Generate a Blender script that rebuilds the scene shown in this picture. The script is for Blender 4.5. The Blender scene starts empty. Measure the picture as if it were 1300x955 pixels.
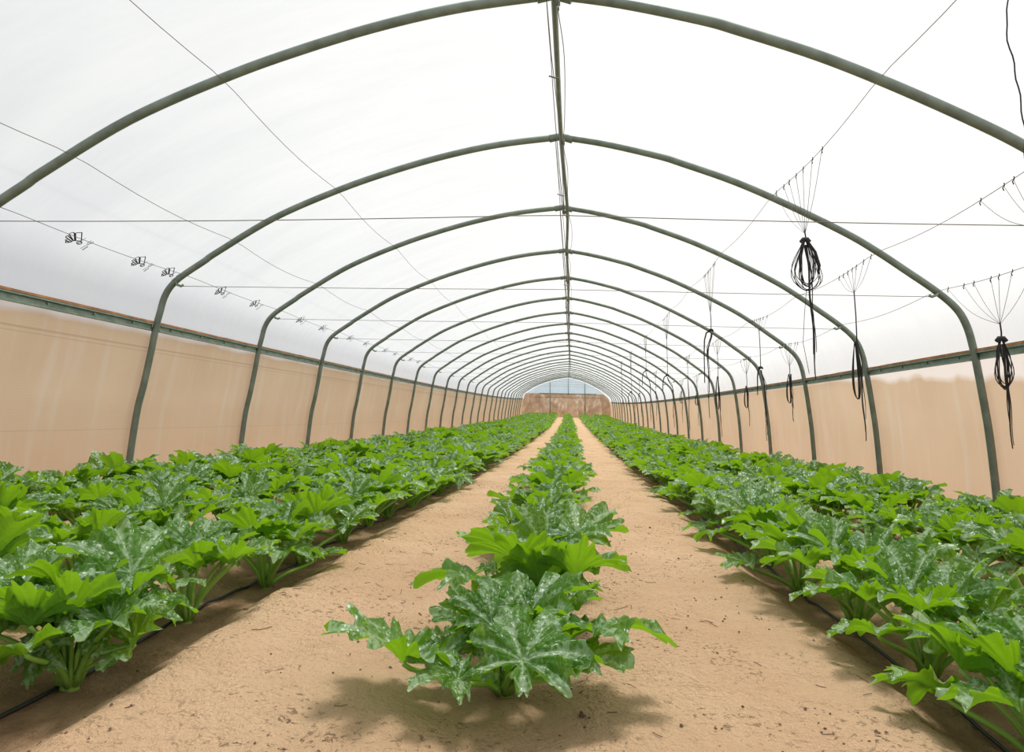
import bpy, math, random
import numpy as np
from mathutils import Vector, Matrix, noise as mnoise

scene = bpy.context.scene
COL = scene.collection
rnd = random.Random(7)

# ------------------------------------------------------------------ place layout
# X across the tunnel, Y along it (away from the viewer), Z up. The tunnel bends slightly along its length.
EYE = 0.75
BZ, BX = 0.0003, -0.0001
def bend(x, y, z):
    return Vector((x + BX*y*y, y, z + BZ*y*y))
BAY = 2.2
def arch_y(k): return 6.2337 + (k-2)*BAY
END_Y = 61.0
ROWS = [('C', -0.20), ('LA', -1.47), ('LB', -2.20), ('LC', -2.95), ('LD', -3.62), ('RA', 1.17), ('RB', 2.15), ('RC', 2.88)]
ROW_X = dict(ROWS)

def smooth(a, b, t):
    t = min(1, max(0, (t-a)/(b-a))); return t*t*(3-2*t)

def ground_z(x, y, fine=True):
    """height of the sand before the bend"""
    z = -0.03*x
    n = mnoise.noise(Vector((x*1.1, y*1.1, 3.1)))
    n2 = mnoise.noise(Vector((x*3.3, y*3.3, 9.7)))
    fur = 0
    for nm, rx in ROWS:
        dx = x - rx - 0.05*mnoise.noise(Vector((y*0.9, rx*7, 0)))
        w, dep = (0.24, 0.03) if nm == 'C' else (0.27, 0.075)
        fur = max(fur, dep*(1-smooth(w*0.45, w*1.15, abs(dx))))
    z -= fur
    z += 0.022*n + 0.020*n2
    if fine:
        z += 0.018*mnoise.noise(Vector((x*7, y*7, 1.7))) + 0.010*mnoise.noise(Vector((x*21, y*21, 5.2)))
    return z
def on_ground(x, y, up=0.0):
    return bend(x, y, ground_z(x, y) + up)

# ------------------------------------------------------------------ object helpers
def link(o, parent=None):
    COL.objects.link(o)
    if parent is not None: o.parent = parent
    return o
def tag(o, label=None, cat=None, group=None, kind=None):
    if label: o['label'] = label
    if cat: o['category'] = cat
    if group: o['group'] = group
    if kind: o['kind'] = kind
    return o
def empty(name, loc=(0, 0, 0), rz=0):
    o = bpy.data.objects.new(name, None); o.empty_display_size = 0.1
    o.location = loc; o.rotation_euler = (0, 0, rz)
    return link(o)

class MB:
    """collects quads (numpy) and makes one mesh"""
    def __init__(s): s.v=[]; s.q=[]; s.uv=[]; s.ve=[]; s.mi=[]; s.n=0
    def add(s, V, Q, uv=None, vein=None, mi=0):
        V = np.asarray(V, float); Q = np.asarray(Q, int)
        s.v.append(V); s.q.append(Q+s.n); s.n += len(V)
        s.uv.append(np.zeros((len(V),2)) if uv is None else np.asarray(uv))
        s.ve.append(np.zeros(len(V)) if vein is None else np.asarray(vein))
        s.mi.append(np.full(len(Q), mi, int))
    def mesh(s, name, mats, smooth_=True):
        V=np.concatenate(s.v); Q=np.concatenate(s.q); U=np.concatenate(s.uv); E=np.concatenate(s.ve); M=np.concatenate(s.mi)
        me=bpy.data.meshes.new(name)
        me.vertices.add(len(V)); me.vertices.foreach_set('co', V.ravel())
        me.loops.add(Q.size); me.loops.foreach_set('vertex_index', Q.ravel())
        me.polygons.add(len(Q)); me.polygons.foreach_set('loop_start', np.arange(0,Q.size,4))
        for m in (mats if isinstance(mats,(list,tuple)) else [mats]): me.materials.append(m)
        me.polygons.foreach_set('material_index', M)
        me.polygons.foreach_set('use_smooth', np.full(len(Q), smooth_))
        uvl=me.uv_layers.new(name='UVMap'); uvl.data.foreach_set('uv', U[Q.ravel()].ravel())
        at=me.attributes.new('vein','FLOAT','POINT'); at.data.foreach_set('value', E)
        me.update(calc_edges=True); me.validate()
        return me
    def build(s, name, mats, parent=None, smooth_=True):
        return link(bpy.data.objects.new(name, s.mesh(name, mats, smooth_)), parent)

def grid_quads(nu, nv, close_u=False):
    """index grid of nu columns by nv rows, vertex = r*nu + c"""
    c=np.arange(nu if close_u else nu-1); r=np.arange(nv-1)
    R,Cc=np.meshgrid(r,c,indexing='ij')
    C2=(Cc+1)%nu
    return np.stack([R*nu+Cc, R*nu+C2, (R+1)*nu+C2, (R+1)*nu+Cc],-1).reshape(-1,4)

def tube_arrays(pts, rad, sides=8, cap=True):
    P=np.asarray(pts,float); n=len(P)
    rad=np.full(n,rad) if np.isscalar(rad) else np.asarray(rad,float)
    T=np.gradient(P,axis=0); T/=np.linalg.norm(T,axis=1)[:,None]+1e-12
    up=np.array([0,0,1.]) if abs(T[0][2])<0.9 else np.array([1.,0,0])
    N=np.zeros_like(P); a=np.cross(T[0],up); a/=np.linalg.norm(a); N[0]=a
    for i in range(1,n):
        a=N[i-1]-T[i]*np.dot(N[i-1],T[i]); l=np.linalg.norm(a); N[i]=a/l if l>1e-9 else N[i-1]
    Bn=np.cross(T,N)
    ang=np.linspace(0,2*np.pi,sides,endpoint=False)
    ring=np.cos(ang)[None,:,None]*N[:,None,:]+np.sin(ang)[None,:,None]*Bn[:,None,:]
    if cap:
        P=np.vstack([P[:1],P,P[-1:]]); rad=np.concatenate([[1e-4],rad,[1e-4]])
        ring=np.concatenate([ring[:1],ring,ring[-1:]])
    V=(P[:,None,:]+ring*rad[:,None,None]).reshape(-1,3)
    return V, grid_quads(sides, len(P), True)
def tube(mb, pts, rad, sides=8, mi=0, cap=True):
    V,Q=tube_arrays([tuple(p) for p in pts], rad, sides, cap); mb.add(V,Q,mi=mi)
def box(mb, cen, sx, sy, sz, rot=None, mi=0):
    c=np.array([(x,y,z) for z in (-.5,.5) for y in (-.5,.5) for x in (-.5,.5)])*np.array([sx,sy,sz])
    if rot is not None: c=c@np.array(rot).T
    mb.add(c+np.array(cen), [(0,2,3,1),(4,5,7,6),(0,1,5,4),(2,6,7,3),(0,4,6,2),(1,3,7,5)], mi=mi)
def cat_rom(pts, n=8):
    P=[np.array(p,float) for p in pts]; P=[2*P[0]-P[1]]+P+[2*P[-1]-P[-2]]
    out=[]
    for i in range(1,len(P)-2):
        for t in np.linspace(0,1,n,endpoint=False):
            a,b,c,d=P[i-1],P[i],P[i+1],P[i+2]
            out.append(0.5*((2*b)+(c-a)*t+(2*a-5*b+4*c-d)*t*t+(3*b-a-3*c+d)*t**3))
    out.append(P[-2]); return out

# ------------------------------------------------------------------ materials
def mat(name):
    m=bpy.data.materials.new(name); m.use_nodes=True
    nt=m.node_tree; nt.nodes.clear()
    out=nt.nodes.new('ShaderNodeOutputMaterial')
    return m, nt, out
def N(nt, t, **kw):
    n=nt.nodes.new(t)
    for k,v in kw.items():
        if k in n.inputs: n.inputs[k].default_value=v
        else: setattr(n,k,v)
    return n
def ramp(nt, fac, stops):
    r=nt.nodes.new('ShaderNodeValToRGB'); e=r.color_ramp.elements
    while len(e)<len(stops): e.new(0.5)
    for el,(p,c) in zip(e,stops):
        el.position=p; el.color=c if len(c)==4 else tuple(c)+(1,)
    nt.links.new(fac, r.inputs['Fac']); return r
def mixc(nt, fac, a, b):
    m=nt.nodes.new('ShaderNodeMix'); m.data_type='RGBA'
    for sock,v in ((m.inputs[0],fac),(m.inputs[6],a),(m.inputs[7],b)):
        if hasattr(v,'is_linked'): nt.links.new(v, sock)
        else: sock.default_value = v if not isinstance(v,tuple) or len(v)==4 else tuple(v)+(1,)
    return m.outputs[2]
def math_(nt, op, a, b=None, clamp=False):
    m=nt.nodes.new('ShaderNodeMath'); m.operation=op; m.use_clamp=clamp
    for i,v in enumerate((a,b)):
        if v is None: continue
        if hasattr(v,'is_linked'): nt.links.new(v, m.inputs[i])
        else: m.inputs[i].default_value=v
    return m.outputs[0]

def plain(name, col, rough=0.5, metal=0.0, noise_amt=0.0, noise_scale=20):
    m,nt,out=mat(name)
    p=N(nt,'ShaderNodeBsdfPrincipled'); p.inputs['Roughness'].default_value=rough; p.inputs['Metallic'].default_value=metal
    p.inputs['Base Color'].default_value=tuple(col)+(1,)
    if noise_amt:
        tc=N(nt,'ShaderNodeTexCoord'); nz=N(nt,'ShaderNodeTexNoise'); nz.inputs['Scale'].default_value=noise_scale; nz.inputs['Detail'].default_value=5
        nt.links.new(tc.outputs['Object'], nz.inputs['Vector'])
        r=ramp(nt, nz.outputs['Fac'], [(0.3,[c*(1-noise_amt) for c in col]),(0.7,[min(1,c*(1+noise_amt)) for c in col])])
        nt.links.new(r.outputs[0], p.inputs['Base Color'])
    nt.links.new(p.outputs[0], out.inputs[0]); return m

M={}
M['pipe']=plain('galvanised_pipe',(0.185,0.225,0.19),0.5,0.35,0.22,9)
M['channel']=plain('channel_steel',(0.22,0.29,0.235),0.5,0.4,0.25,12)
M['batten']=plain('wood_batten',(0.40,0.19,0.085),0.75,0,0.35,10)
M['wire']=plain('wire_grey',(0.16,0.14,0.12),0.6,0.3)
M['string']=plain('string_black',(0.02,0.02,0.022),0.75)
M['thread']=plain('thread_grey',(0.10,0.10,0.10),0.75)
M['drip']=plain('drip_tube',(0.015,0.015,0.016),0.45)
M['print']=plain('print_ink',(0.015,0.02,0.03),0.7)
M['litter']=plain('litter_brown',(0.13,0.075,0.042),0.9,0,0.4,30)
M['stalk']=None

def film_mat():
    m,nt,out=mat('roof_film')
    tr=N(nt,'ShaderNodeBsdfTransparent'); tr.inputs[0].default_value=(0.985,0.99,1,1)
    tl=N(nt,'ShaderNodeBsdfTranslucent'); tl.inputs[0].default_value=(0.94,0.93,0.895,1)
    df=N(nt,'ShaderNodeBsdfDiffuse'); df.inputs[0].default_value=(0.9,0.9,0.88,1)
    a=N(nt,'ShaderNodeMixShader'); a.inputs[0].default_value=0.25
    nt.links.new(tl.outputs[0],a.inputs[1]); nt.links.new(df.outputs[0],a.inputs[2])
    b=N(nt,'ShaderNodeMixShader'); b.inputs[0].default_value=FILM_SOLID
    # dusty streaks across the film
    tc=N(nt,'ShaderNodeTexCoord'); mp=N(nt,'ShaderNodeMapping'); mp.inputs['Scale'].default_value=(0.5,2.2,0.5)
    nz=N(nt,'ShaderNodeTexNoise'); nz.inputs['Scale'].default_value=1.3; nz.inputs['Detail'].default_value=4
    nt.links.new(tc.outputs['Object'],mp.inputs[0]); nt.links.new(mp.outputs[0],nz.inputs['Vector'])
    f=ramp(nt,nz.outputs['Fac'],[(0.3,(FILM_SOLID-.05,)*3),(0.7,(FILM_SOLID+.05,)*3)])
    nt.links.new(f.outputs[0],b.inputs[0])
    nt.links.new(tr.outputs[0],b.inputs[1]); nt.links.new(a.outputs[0],b.inputs[2])
    nt.links.new(b.outputs[0],out.inputs[0]); return m
FILM_SOLID=0.36
M['film']=film_mat()

def wall_mat(name, edge_stops, clear_width=0.02, hem=True):
    """beige net behind clear film; UV = (metres along, metres below the rail)"""
    m,nt,out=mat(name)
    uv=N(nt,'ShaderNodeUVMap'); sp=N(nt,'ShaderNodeSeparateXYZ'); nt.links.new(uv.outputs[0],sp.inputs[0])
    u,v=sp.outputs[0],sp.outputs[1]
    # sun glints and sheen of the film, painted in as pale upright streaks
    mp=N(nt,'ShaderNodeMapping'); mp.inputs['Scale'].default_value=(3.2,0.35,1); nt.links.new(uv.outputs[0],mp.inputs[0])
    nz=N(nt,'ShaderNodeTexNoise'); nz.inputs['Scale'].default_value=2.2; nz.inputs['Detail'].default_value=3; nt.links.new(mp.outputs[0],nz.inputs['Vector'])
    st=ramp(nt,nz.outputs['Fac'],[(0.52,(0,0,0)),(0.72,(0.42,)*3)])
    nz2=N(nt,'ShaderNodeTexNoise'); nz2.inputs['Scale'].default_value=0.9; nz2.inputs['Detail'].default_value=6; nt.links.new(uv.outputs[0],nz2.inputs['Vector'])
    base=ramp(nt,nz2.outputs['Fac'],[(0.3,(0.80,0.61,0.44)),(0.7,(0.87,0.69,0.515))])
    # fine weave rows
    wv=N(nt,'ShaderNodeTexWave'); wv.bands_direction='Y'; wv.inputs['Scale'].default_value=14; wv.inputs['Distortion'].default_value=2.5; nt.links.new(uv.outputs[0],wv.inputs['Vector'])
    weave=mixc(nt, math_(nt,'MULTIPLY',wv.outputs['Fac'],0.10), base.outputs[0], (0.68,0.51,0.36))
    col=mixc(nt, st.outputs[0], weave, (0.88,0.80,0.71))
    if hem:
        for c,w,a in ((0.20,0.012,0.45),(0.235,0.008,0.3),(0.98,0.006,0.25)):
            d=math_(nt,'ABSOLUTE',math_(nt,'SUBTRACT',v,c))
            k=math_(nt,'MULTIPLY',math_(nt,'SUBTRACT',1.0,math_(nt,'DIVIDE',d,w),True),a)
            col=mixc(nt,k,col,(0.42,0.28,0.18))
    df=N(nt,'ShaderNodeBsdfDiffuse'); tl=N(nt,'ShaderNodeBsdfTranslucent')
    nt.links.new(col,df.inputs[0]); nt.links.new(col,tl.inputs[0])
    mx=N(nt,'ShaderNodeMixShader'); mx.inputs[0].default_value=0.5
    nt.links.new(df.outputs[0],mx.inputs[1]); nt.links.new(tl.outputs[0],mx.inputs[2])
    # where the net hangs lower only the clear film shows
    ed=N(nt,'ShaderNodeMapRange'); ed.inputs['From Min'].default_value=edge_stops[0]; ed.inputs['From Max'].default_value=edge_stops[1]
    ed.inputs['To Min'].default_value=edge_stops[2]; ed.inputs['To Max'].default_value=edge_stops[3]; nt.links.new(u,ed.inputs[0])
    nz3=N(nt,'ShaderNodeTexNoise',noise_dimensions='1D'); nz3.inputs['Scale'].default_value=1.7; nz3.inputs['Detail'].default_value=3; nt.links.new(u,nz3.inputs['W'])
    lim=math_(nt,'MULTIPLY',ed.outputs[0],math_(nt,'ADD',0.45,math_(nt,'MULTIPLY',nz3.outputs['Fac'],1.1)))
    fac=math_(nt,'DIVIDE',math_(nt,'SUBTRACT',lim,v),clear_width); fac=math_(nt,'ADD',fac,0.5,True)
    fac=math_(nt,'MULTIPLY',fac,0.9)
    tr=N(nt,'ShaderNodeBsdfTransparent'); tw=N(nt,'ShaderNodeBsdfTranslucent'); tw.inputs[0].default_value=(0.80,0.76,0.72,1)
    fl=N(nt,'ShaderNodeMixShader'); fl.inputs[0].default_value=0.75; nt.links.new(tr.outputs[0],fl.inputs[1]); nt.links.new(tw.outputs[0],fl.inputs[2])
    fin=N(nt,'ShaderNodeMixShader'); nt.links.new(fac,fin.inputs[0]); nt.links.new(mx.outputs[0],fin.inputs[1]); nt.links.new(fl.outputs[0],fin.inputs[2])
    nt.links.new(fin.outputs[0],out.inputs[0]); return m
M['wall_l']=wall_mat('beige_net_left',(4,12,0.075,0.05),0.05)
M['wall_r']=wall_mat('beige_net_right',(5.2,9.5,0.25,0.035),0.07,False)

def end_mat(name, cols, clear):
    m,nt,out=mat(name)
    tc=N(nt,'ShaderNodeTexCoord'); mp=N(nt,'ShaderNodeMapping'); mp.inputs['Scale'].default_value=(1,1,0.6); nt.links.new(tc.outputs['Object'],mp.inputs[0])
    nz=N(nt,'ShaderNodeTexNoise'); nz.inputs['Scale'].default_value=1.6; nz.inputs['Detail'].default_value=5; nz.inputs['Distortion'].default_value=1.2; nt.links.new(mp.outputs[0],nz.inputs['Vector'])
    r=ramp(nt,nz.outputs['Fac'],[(0.35,cols[0]),(0.55,cols[1]),(0.72,cols[2])])
    df=N(nt,'ShaderNodeBsdfDiffuse'); tl=N(nt,'ShaderNodeBsdfTranslucent'); nt.links.new(r.outputs[0],df.inputs[0]); nt.links.new(r.outputs[0],tl.inputs[0])
    mx=N(nt,'ShaderNodeMixShader'); mx.inputs[0].default_value=0.5; nt.links.new(df.outputs[0],mx.inputs[1]); nt.links.new(tl.outputs[0],mx.inputs[2])
    if clear:
        tr=N(nt,'ShaderNodeBsdfTransparent'); tr.inputs[0].default_value=(0.75,0.85,0.92,1)
        fx=N(nt,'ShaderNodeMixShader'); fx.inputs[0].default_value=clear; nt.links.new(mx.outputs[0],fx.inputs[1]); nt.links.new(tr.outputs[0],fx.inputs[2])
        nt.links.new(fx.outputs[0],out.inputs[0])
    else: nt.links.new(mx.outputs[0],out.inputs[0])
    return m
M['end']=end_mat('end_net',[(0.40,0.26,0.17),(0.56,0.40,0.28),(0.80,0.68,0.58)],0)
M['gable']=end_mat('gable_film',[(0.60,0.72,0.78),(0.66,0.77,0.83),(0.72,0.82,0.87)],0.35)

def sand_mat():
    m,nt,out=mat('sand')
    tc=N(nt,'ShaderNodeTexCoord')
    def noise(scale,det=5,rough=0.55,dist=0):
        n=N(nt,'ShaderNodeTexNoise'); n.inputs['Scale'].default_value=scale; n.inputs['Detail'].default_value=det; n.inputs['Roughness'].default_value=rough; n.inputs['Distortion'].default_value=dist
        nt.links.new(tc.outputs['Object'],n.inputs['Vector']); return n
    b=ramp(nt,noise(1.4,6).outputs['Fac'],[(0.3,(0.74,0.485,0.29)),(0.7,(0.86,0.60,0.385))])
    g=ramp(nt,noise(260,2).outputs['Fac'],[(0.35,(0.80,0.78,0.75)),(0.65,(1,1,1))])
    mul=nt.nodes.new('ShaderNodeMix'); mul.data_type='RGBA'; mul.blend_type='MULTIPLY'; mul.inputs[0].default_value=0.8
    nt.links.new(b.outputs[0],mul.inputs[6]); nt.links.new(g.outputs[0],mul.inputs[7])
    # bits of dark litter gathered in patches
    patch=ramp(nt,noise(2.3,4,0.6).outputs['Fac'],[(0.42,(0,0,0)),(0.64,(1,1,1))])
    sp=ramp(nt,noise(48,4,0.7,0.6).outputs['Fac'],[(0.565,(0,0,0)),(0.61,(1,1,1))])
    f=math_(nt,'MULTIPLY',patch.outputs[0],sp.outputs[0]); f=math_(nt,'MULTIPLY',f,0.95)
    c=mixc(nt,f,mul.outputs[2],(0.12,0.065,0.035))
    # damp brown soil along the drip lines (stored as a mask on the mesh)
    at=N(nt,'ShaderNodeAttribute',attribute_name='vein')
    wet=math_(nt,'MULTIPLY',at.outputs['Fac'],math_(nt,'ADD',0.25,noise(6,5).outputs['Fac']),True)
    c=mixc(nt,math_(nt,'MULTIPLY',wet,0.95),c,(0.20,0.115,0.06))
    p=N(nt,'ShaderNodeBsdfPrincipled'); p.inputs['Roughness'].default_value=0.95; p.inputs['Specular IOR Level'].default_value=0.1
    nt.links.new(c,p.inputs['Base Color'])
    bh=math_(nt,'ADD',noise(75,5,0.65).outputs['Fac'],math_(nt,'MULTIPLY',noise(18,4).outputs['Fac'],1.5))
    bp=N(nt,'ShaderNodeBump'); bp.inputs['Strength'].default_value=1.0; bp.inputs['Distance'].default_value=0.03
    nt.links.new(bh,bp.inputs['Height']); nt.links.new(bp.outputs[0],p.inputs['Normal'])
    nt.links.new(p.outputs[0],out.inputs[0]); return m
M['sand']=sand_mat()

def leaf_mat():
    m,nt,out=mat('squash_leaf')
    uv=N(nt,'ShaderNodeUVMap'); at=N(nt,'ShaderNodeAttribute',attribute_name='vein'); oi=N(nt,'ShaderNodeObjectInfo')
    vein=at.outputs['Fac']           # 0 on a main vein, 1 half way to the next
    rw=math_(nt,'MULTIPLY',oi.outputs['Random'],40)
    def noise(scale,det=3,rough=0.6):
        n=N(nt,'ShaderNodeTexNoise',noise_dimensions='4D'); n.inputs['Scale'].default_value=scale; n.inputs['Detail'].default_value=det; n.inputs['Roughness'].default_value=rough
        nt.links.new(uv.outputs[0],n.inputs['Vector']); nt.links.new(rw,n.inputs['W']); return n.outputs['Fac']
    g=ramp(nt,noise(3,4),[(0.3,(0.042,0.140,0.010)),(0.7,(0.095,0.255,0.018))])
    # silvery mottling that follows the veins
    k=math_(nt,'ADD',noise(17,5,0.68),math_(nt,'MULTIPLY',math_(nt,'SUBTRACT',0.42,vein),0.26))
    sil=ramp(nt,k,[(0.505,(0,0,0)),(0.58,(1,1,1))])
    c=mixc(nt,math_(nt,'MULTIPLY',sil.outputs[0],0.64),g.outputs[0],(0.55,0.72,0.50))
    vl=ramp(nt,vein,[(0.0,(1,1,1)),(0.09,(0,0,0))])
    c=mixc(nt,math_(nt,'MULTIPLY',vl.outputs[0],0.55),c,(0.42,0.58,0.25))
    vo=N(nt,'ShaderNodeTexVoronoi',feature='DISTANCE_TO_EDGE'); vo.inputs['Scale'].default_value=15; nt.links.new(uv.outputs[0],vo.inputs['Vector'])
    net=ramp(nt,vo.outputs['Distance'],[(0.0,(1,1,1)),(0.07,(0,0,0))])
    c=mixc(nt,math_(nt,'MULTIPLY',net.outputs[0],0.30),c,(0.36,0.52,0.26))
    # underside: even, matt green
    geo=N(nt,'ShaderNodeNewGeometry')
    c2=mixc(nt,geo.outputs['Backfacing'],c,(0.13,0.30,0.03))
    p=N(nt,'ShaderNodeBsdfPrincipled'); nt.links.new(c2,p.inputs['Base Color'])
    rg=math_(nt,'ADD',0.27,math_(nt,'MULTIPLY',geo.outputs['Backfacing'],0.35)); nt.links.new(rg,p.inputs['Roughness'])
    p.inputs['Specular IOR Level'].default_value=0.55
    bp=N(nt,'ShaderNodeBump'); bp.inputs['Strength'].default_value=0.8; bp.inputs['Distance'].default_value=0.005
    nt.links.new(math_(nt,'ADD',noise(22,3),math_(nt,'MULTIPLY',math_(nt,'MINIMUM',vo.outputs['Distance'],0.25),3.0)),bp.inputs['Height']); nt.links.new(bp.outputs[0],p.inputs['Normal'])
    tl=N(nt,'ShaderNodeBsdfTranslucent')
    tcol=mixc(nt,math_(nt,'MULTIPLY',sil.outputs[0],0.25),(0.235,0.45,0.008),(0.25,0.44,0.025))
    nt.links.new(tcol,tl.inputs[0])
    mx=N(nt,'ShaderNodeMixShader'); mx.inputs[0].default_value=0.50
    nt.links.new(p.outputs[0],mx.inputs[1]); nt.links.new(tl.outputs[0],mx.inputs[2])
    nt.links.new(mx.outputs[0],out.inputs[0]); return m
M['leaf']=leaf_mat()
def stalk_mat():
    m,nt,out=mat('squash_stalk')
    p=N(nt,'ShaderNodeBsdfPrincipled'); p.inputs['Base Color'].default_value=(0.24,0.42,0.065,1); p.inputs['Roughness'].default_value=0.5
    p.inputs['Subsurface Weight'].default_value=0.0
    nt.links.new(p.outputs[0],out.inputs[0]); return m
M['stalk']=stalk_mat()

# ------------------------------------------------------------------ camera, sky, sun
def make_camera():
    yaw,pitch,roll=0.0904,0.1178,0.002
    cy,sy=math.cos(yaw),math.sin(yaw)
    f=Vector((-sy*math.cos(pitch),cy*math.cos(pitch),math.sin(pitch)))
    r0=Vector((cy,sy,0)); u0=r0.cross(f)
    r=r0*math.cos(roll)+u0*math.sin(roll); u=-r0*math.sin(roll)+u0*math.cos(roll)
    cd=bpy.data.cameras.new('camera'); cd.sensor_width=36; cd.sensor_fit='HORIZONTAL'; cd.lens=867/1300*36; cd.shift_y=-45/1300
    cd.clip_end=300; cd.clip_start=0.05
    o=bpy.data.objects.new('camera',cd); COL.objects.link(o)
    m=Matrix((r,u,-f)).transposed().to_4x4(); m.translation=(0,0,EYE); o.matrix_world=m
    scene.camera=o
make_camera()

SUN_DIR=Vector((0.12,0.22,1.0)).normalized()       # towards the sun: high, a little to the right
def make_light():
    w=bpy.data.worlds.new('sky'); scene.world=w; w.use_nodes=True; nt=w.node_tree; nt.nodes.clear()
    out=nt.nodes.new('ShaderNodeOutputWorld'); bg=nt.nodes.new('ShaderNodeBackground')
    tc=N(nt,'ShaderNodeTexCoord'); dp=N(nt,'ShaderNodeVectorMath',operation='DOT_PRODUCT')
    d=Vector((0.9,0.35,0.25)).normalized(); dp.inputs[1].default_value=d
    nt.links.new(tc.outputs['Generated'],dp.inputs[0])
    r=ramp(nt,math_(nt,'ADD',math_(nt,'MULTIPLY',dp.outputs['Value'],0.5),0.5),
           [(0.0,(0.46,0.52,0.60)),(0.30,(0.60,0.645,0.70)),(0.55,(0.87,0.90,0.93)),(0.8,(1,1,1))])
    nt.links.new(r.outputs[0],bg.inputs[0]); bg.inputs[1].default_value=0.84
    nt.links.new(bg.outputs[0],out.inputs[0])
    s=bpy.data.lights.new('sun','SUN'); s.energy=4.4; s.angle=math.radians(14); s.color=(1,0.97,0.92)
    so=bpy.data.objects.new('sun',s); COL.objects.link(so); so.location=(3,5,12)
    so.rotation_euler=SUN_DIR.to_track_quat('Z','Y').to_euler()
make_light()

vs=scene.view_settings
scene.display_settings.display_device='sRGB'
vs.view_transform='Standard'; vs.look='None'; vs.gamma=1; vs.use_curve_mapping=False; vs.exposure=0.0
scene.cycles.max_bounces=8; scene.cycles.transparent_max_bounces=12
scene.cycles.caustics_reflective=False; scene.cycles.caustics_refractive=False

# ------------------------------------------------------------------ tunnel shell
PROFILE=[(-4.235,-0.70),(-4.211,-0.324),(-4.171,0.08),(-4.121,0.336),(-4.075,0.613),(-4.034,0.889),(-4.000,1.049),(-3.972,1.170),(-3.925,1.268),(-3.847,1.355),
 (-3.737,1.435),(-3.575,1.540),(-3.459,1.620),(-2.887,1.955),(-2.238,2.222),(-1.711,2.393),(-1.196,2.527),(-0.686,2.62),(-0.10,2.675),
 (0.316,2.590),(0.803,2.455),(1.025,2.374),(1.497,2.182),(1.958,1.952),(2.452,1.675),(2.715,1.498),(2.952,1.318),(3.186,1.135),(3.345,0.977),(3.420,0.822),
 (3.458,0.637),(3.486,0.409),(3.514,0.135),(3.536,-0.134),(3.552,-0.533),(3.560,-0.92)]
PROFILE=[(x,z+EYE) for x,z in PROFILE]
APEX=18
LEFT=cat_rom([(p[0],0,p[1]) for p in PROFILE[:APEX+1]],6)
RIGHT=cat_rom([(p[0],0,p[1]) for p in PROFILE[APEX:]],6)
FULL=[(p[0],p[2]) for p in LEFT]+[(p[0],p[2]) for p in RIGHT[1:]]
RAIL_L=(-4.034,0.889+EYE); RAIL_R=(3.466,0.563+EYE)

def offset_profile(pts,d):
    P=np.array(pts); T=np.gradient(P,axis=0); T/=np.linalg.norm(T,axis=1)[:,None]
    return P+np.stack([-T[:,1],T[:,0]],1)*d     # left-to-right path: outside is up
OUT=offset_profile(FULL,0.036)
LI=max(i for i,p in enumerate(FULL) if p[0]<0 and p[1]<RAIL_L[1]+0.004)
RI=min(i for i,p in enumerate(FULL) if p[0]>0 and p[1]<RAIL_R[1]+0.004)

ys=[-1.2]
while ys[-1]<END_Y: ys.append(ys[-1]+(0.11 if ys[-1]<13 else 0.37))
ys[-1]=END_Y; ys=np.array(ys)
def shell(name, idx, m, uvfun, bump):
    mb=MB(); nU=len(idx); V=[];UV=[]
    for y in ys:
        ph=(y-arch_y(0))/BAY; mid=math.sin(math.pi*(ph-math.floor(ph)))     # 0 at arches, 1 mid-bay
        for j in idx:
            x,z=OUT[j]; nx,nz=OUT[j]-np.array(FULL[j]); l=math.hypot(nx,nz)
            b=bump(j,x,z,y,mid); p=bend(x+nx/l*b,y,z+nz/l*b); V.append(p); UV.append(uvfun(j,x,z,y))
    mb.add(V,grid_quads(nU,len(ys)),uv=UV)
    o=mb.build(name,m); o['kind']='structure'; return o
def roof_bump(j,x,z,y,mid):
    edge=min(abs(j-LI),abs(j-RI))
    w=math.exp(-(edge/9.0)**2)
    fold=0.010*mnoise.noise(Vector((y*7+z*4*(0.5-mid),z*1.2,x)))*w+0.006*mnoise.noise(Vector((y*13,z,2)))*w*(1-mid)
    return -0.018*mid*(1-0.4*w)+fold
def wall_bump(j,x,z,y,mid):
    return 0.010+0.012*mnoise.noise(Vector((y*3.5,z*0.5,x)))+0.006*mnoise.noise(Vector((y*9,z*0.8,x+5)))+0.004
tag(shell('ceiling', range(LI,RI+1), M['film'], lambda j,x,z,y:(y,z), roof_bump),'translucent white plastic film stretched over the arches as a roof')
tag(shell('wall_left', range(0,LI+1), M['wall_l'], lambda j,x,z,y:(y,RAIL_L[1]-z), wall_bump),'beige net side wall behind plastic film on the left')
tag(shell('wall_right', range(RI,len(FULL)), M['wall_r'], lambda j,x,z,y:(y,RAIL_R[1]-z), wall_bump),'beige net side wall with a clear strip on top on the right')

def ground_floor():
    xs=list(np.arange(-4.6,4.0,0.045)); xs=[-9,-7,-5.6]+xs+[4.6,6.5,9]
    yy=[-1.4]
    while yy[-1]<62.5: yy.append(yy[-1]+max(0.04,0.011*max(yy[-1],0)))
    V=[];E=[]
    for y in yy:
        for x in xs:
            V.append(bend(x,y,ground_z(x,y,y<16)))
            w=0
            for nm,rx in ROWS:
                if nm!='C': w=max(w,1-smooth(0.10,0.30,abs(x-rx+0.04)))
                else: w=max(w,0.35*(1-smooth(0.05,0.2,abs(x-rx))))
            E.append(w)
    mb=MB(); mb.add(V,grid_quads(len(xs),len(yy)),vein=E)
    o=mb.build('floor',M['sand']); o['kind']='structure'; o['label']='sandy tan soil floor with furrows and two bare walking paths'
ground_floor()

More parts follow.
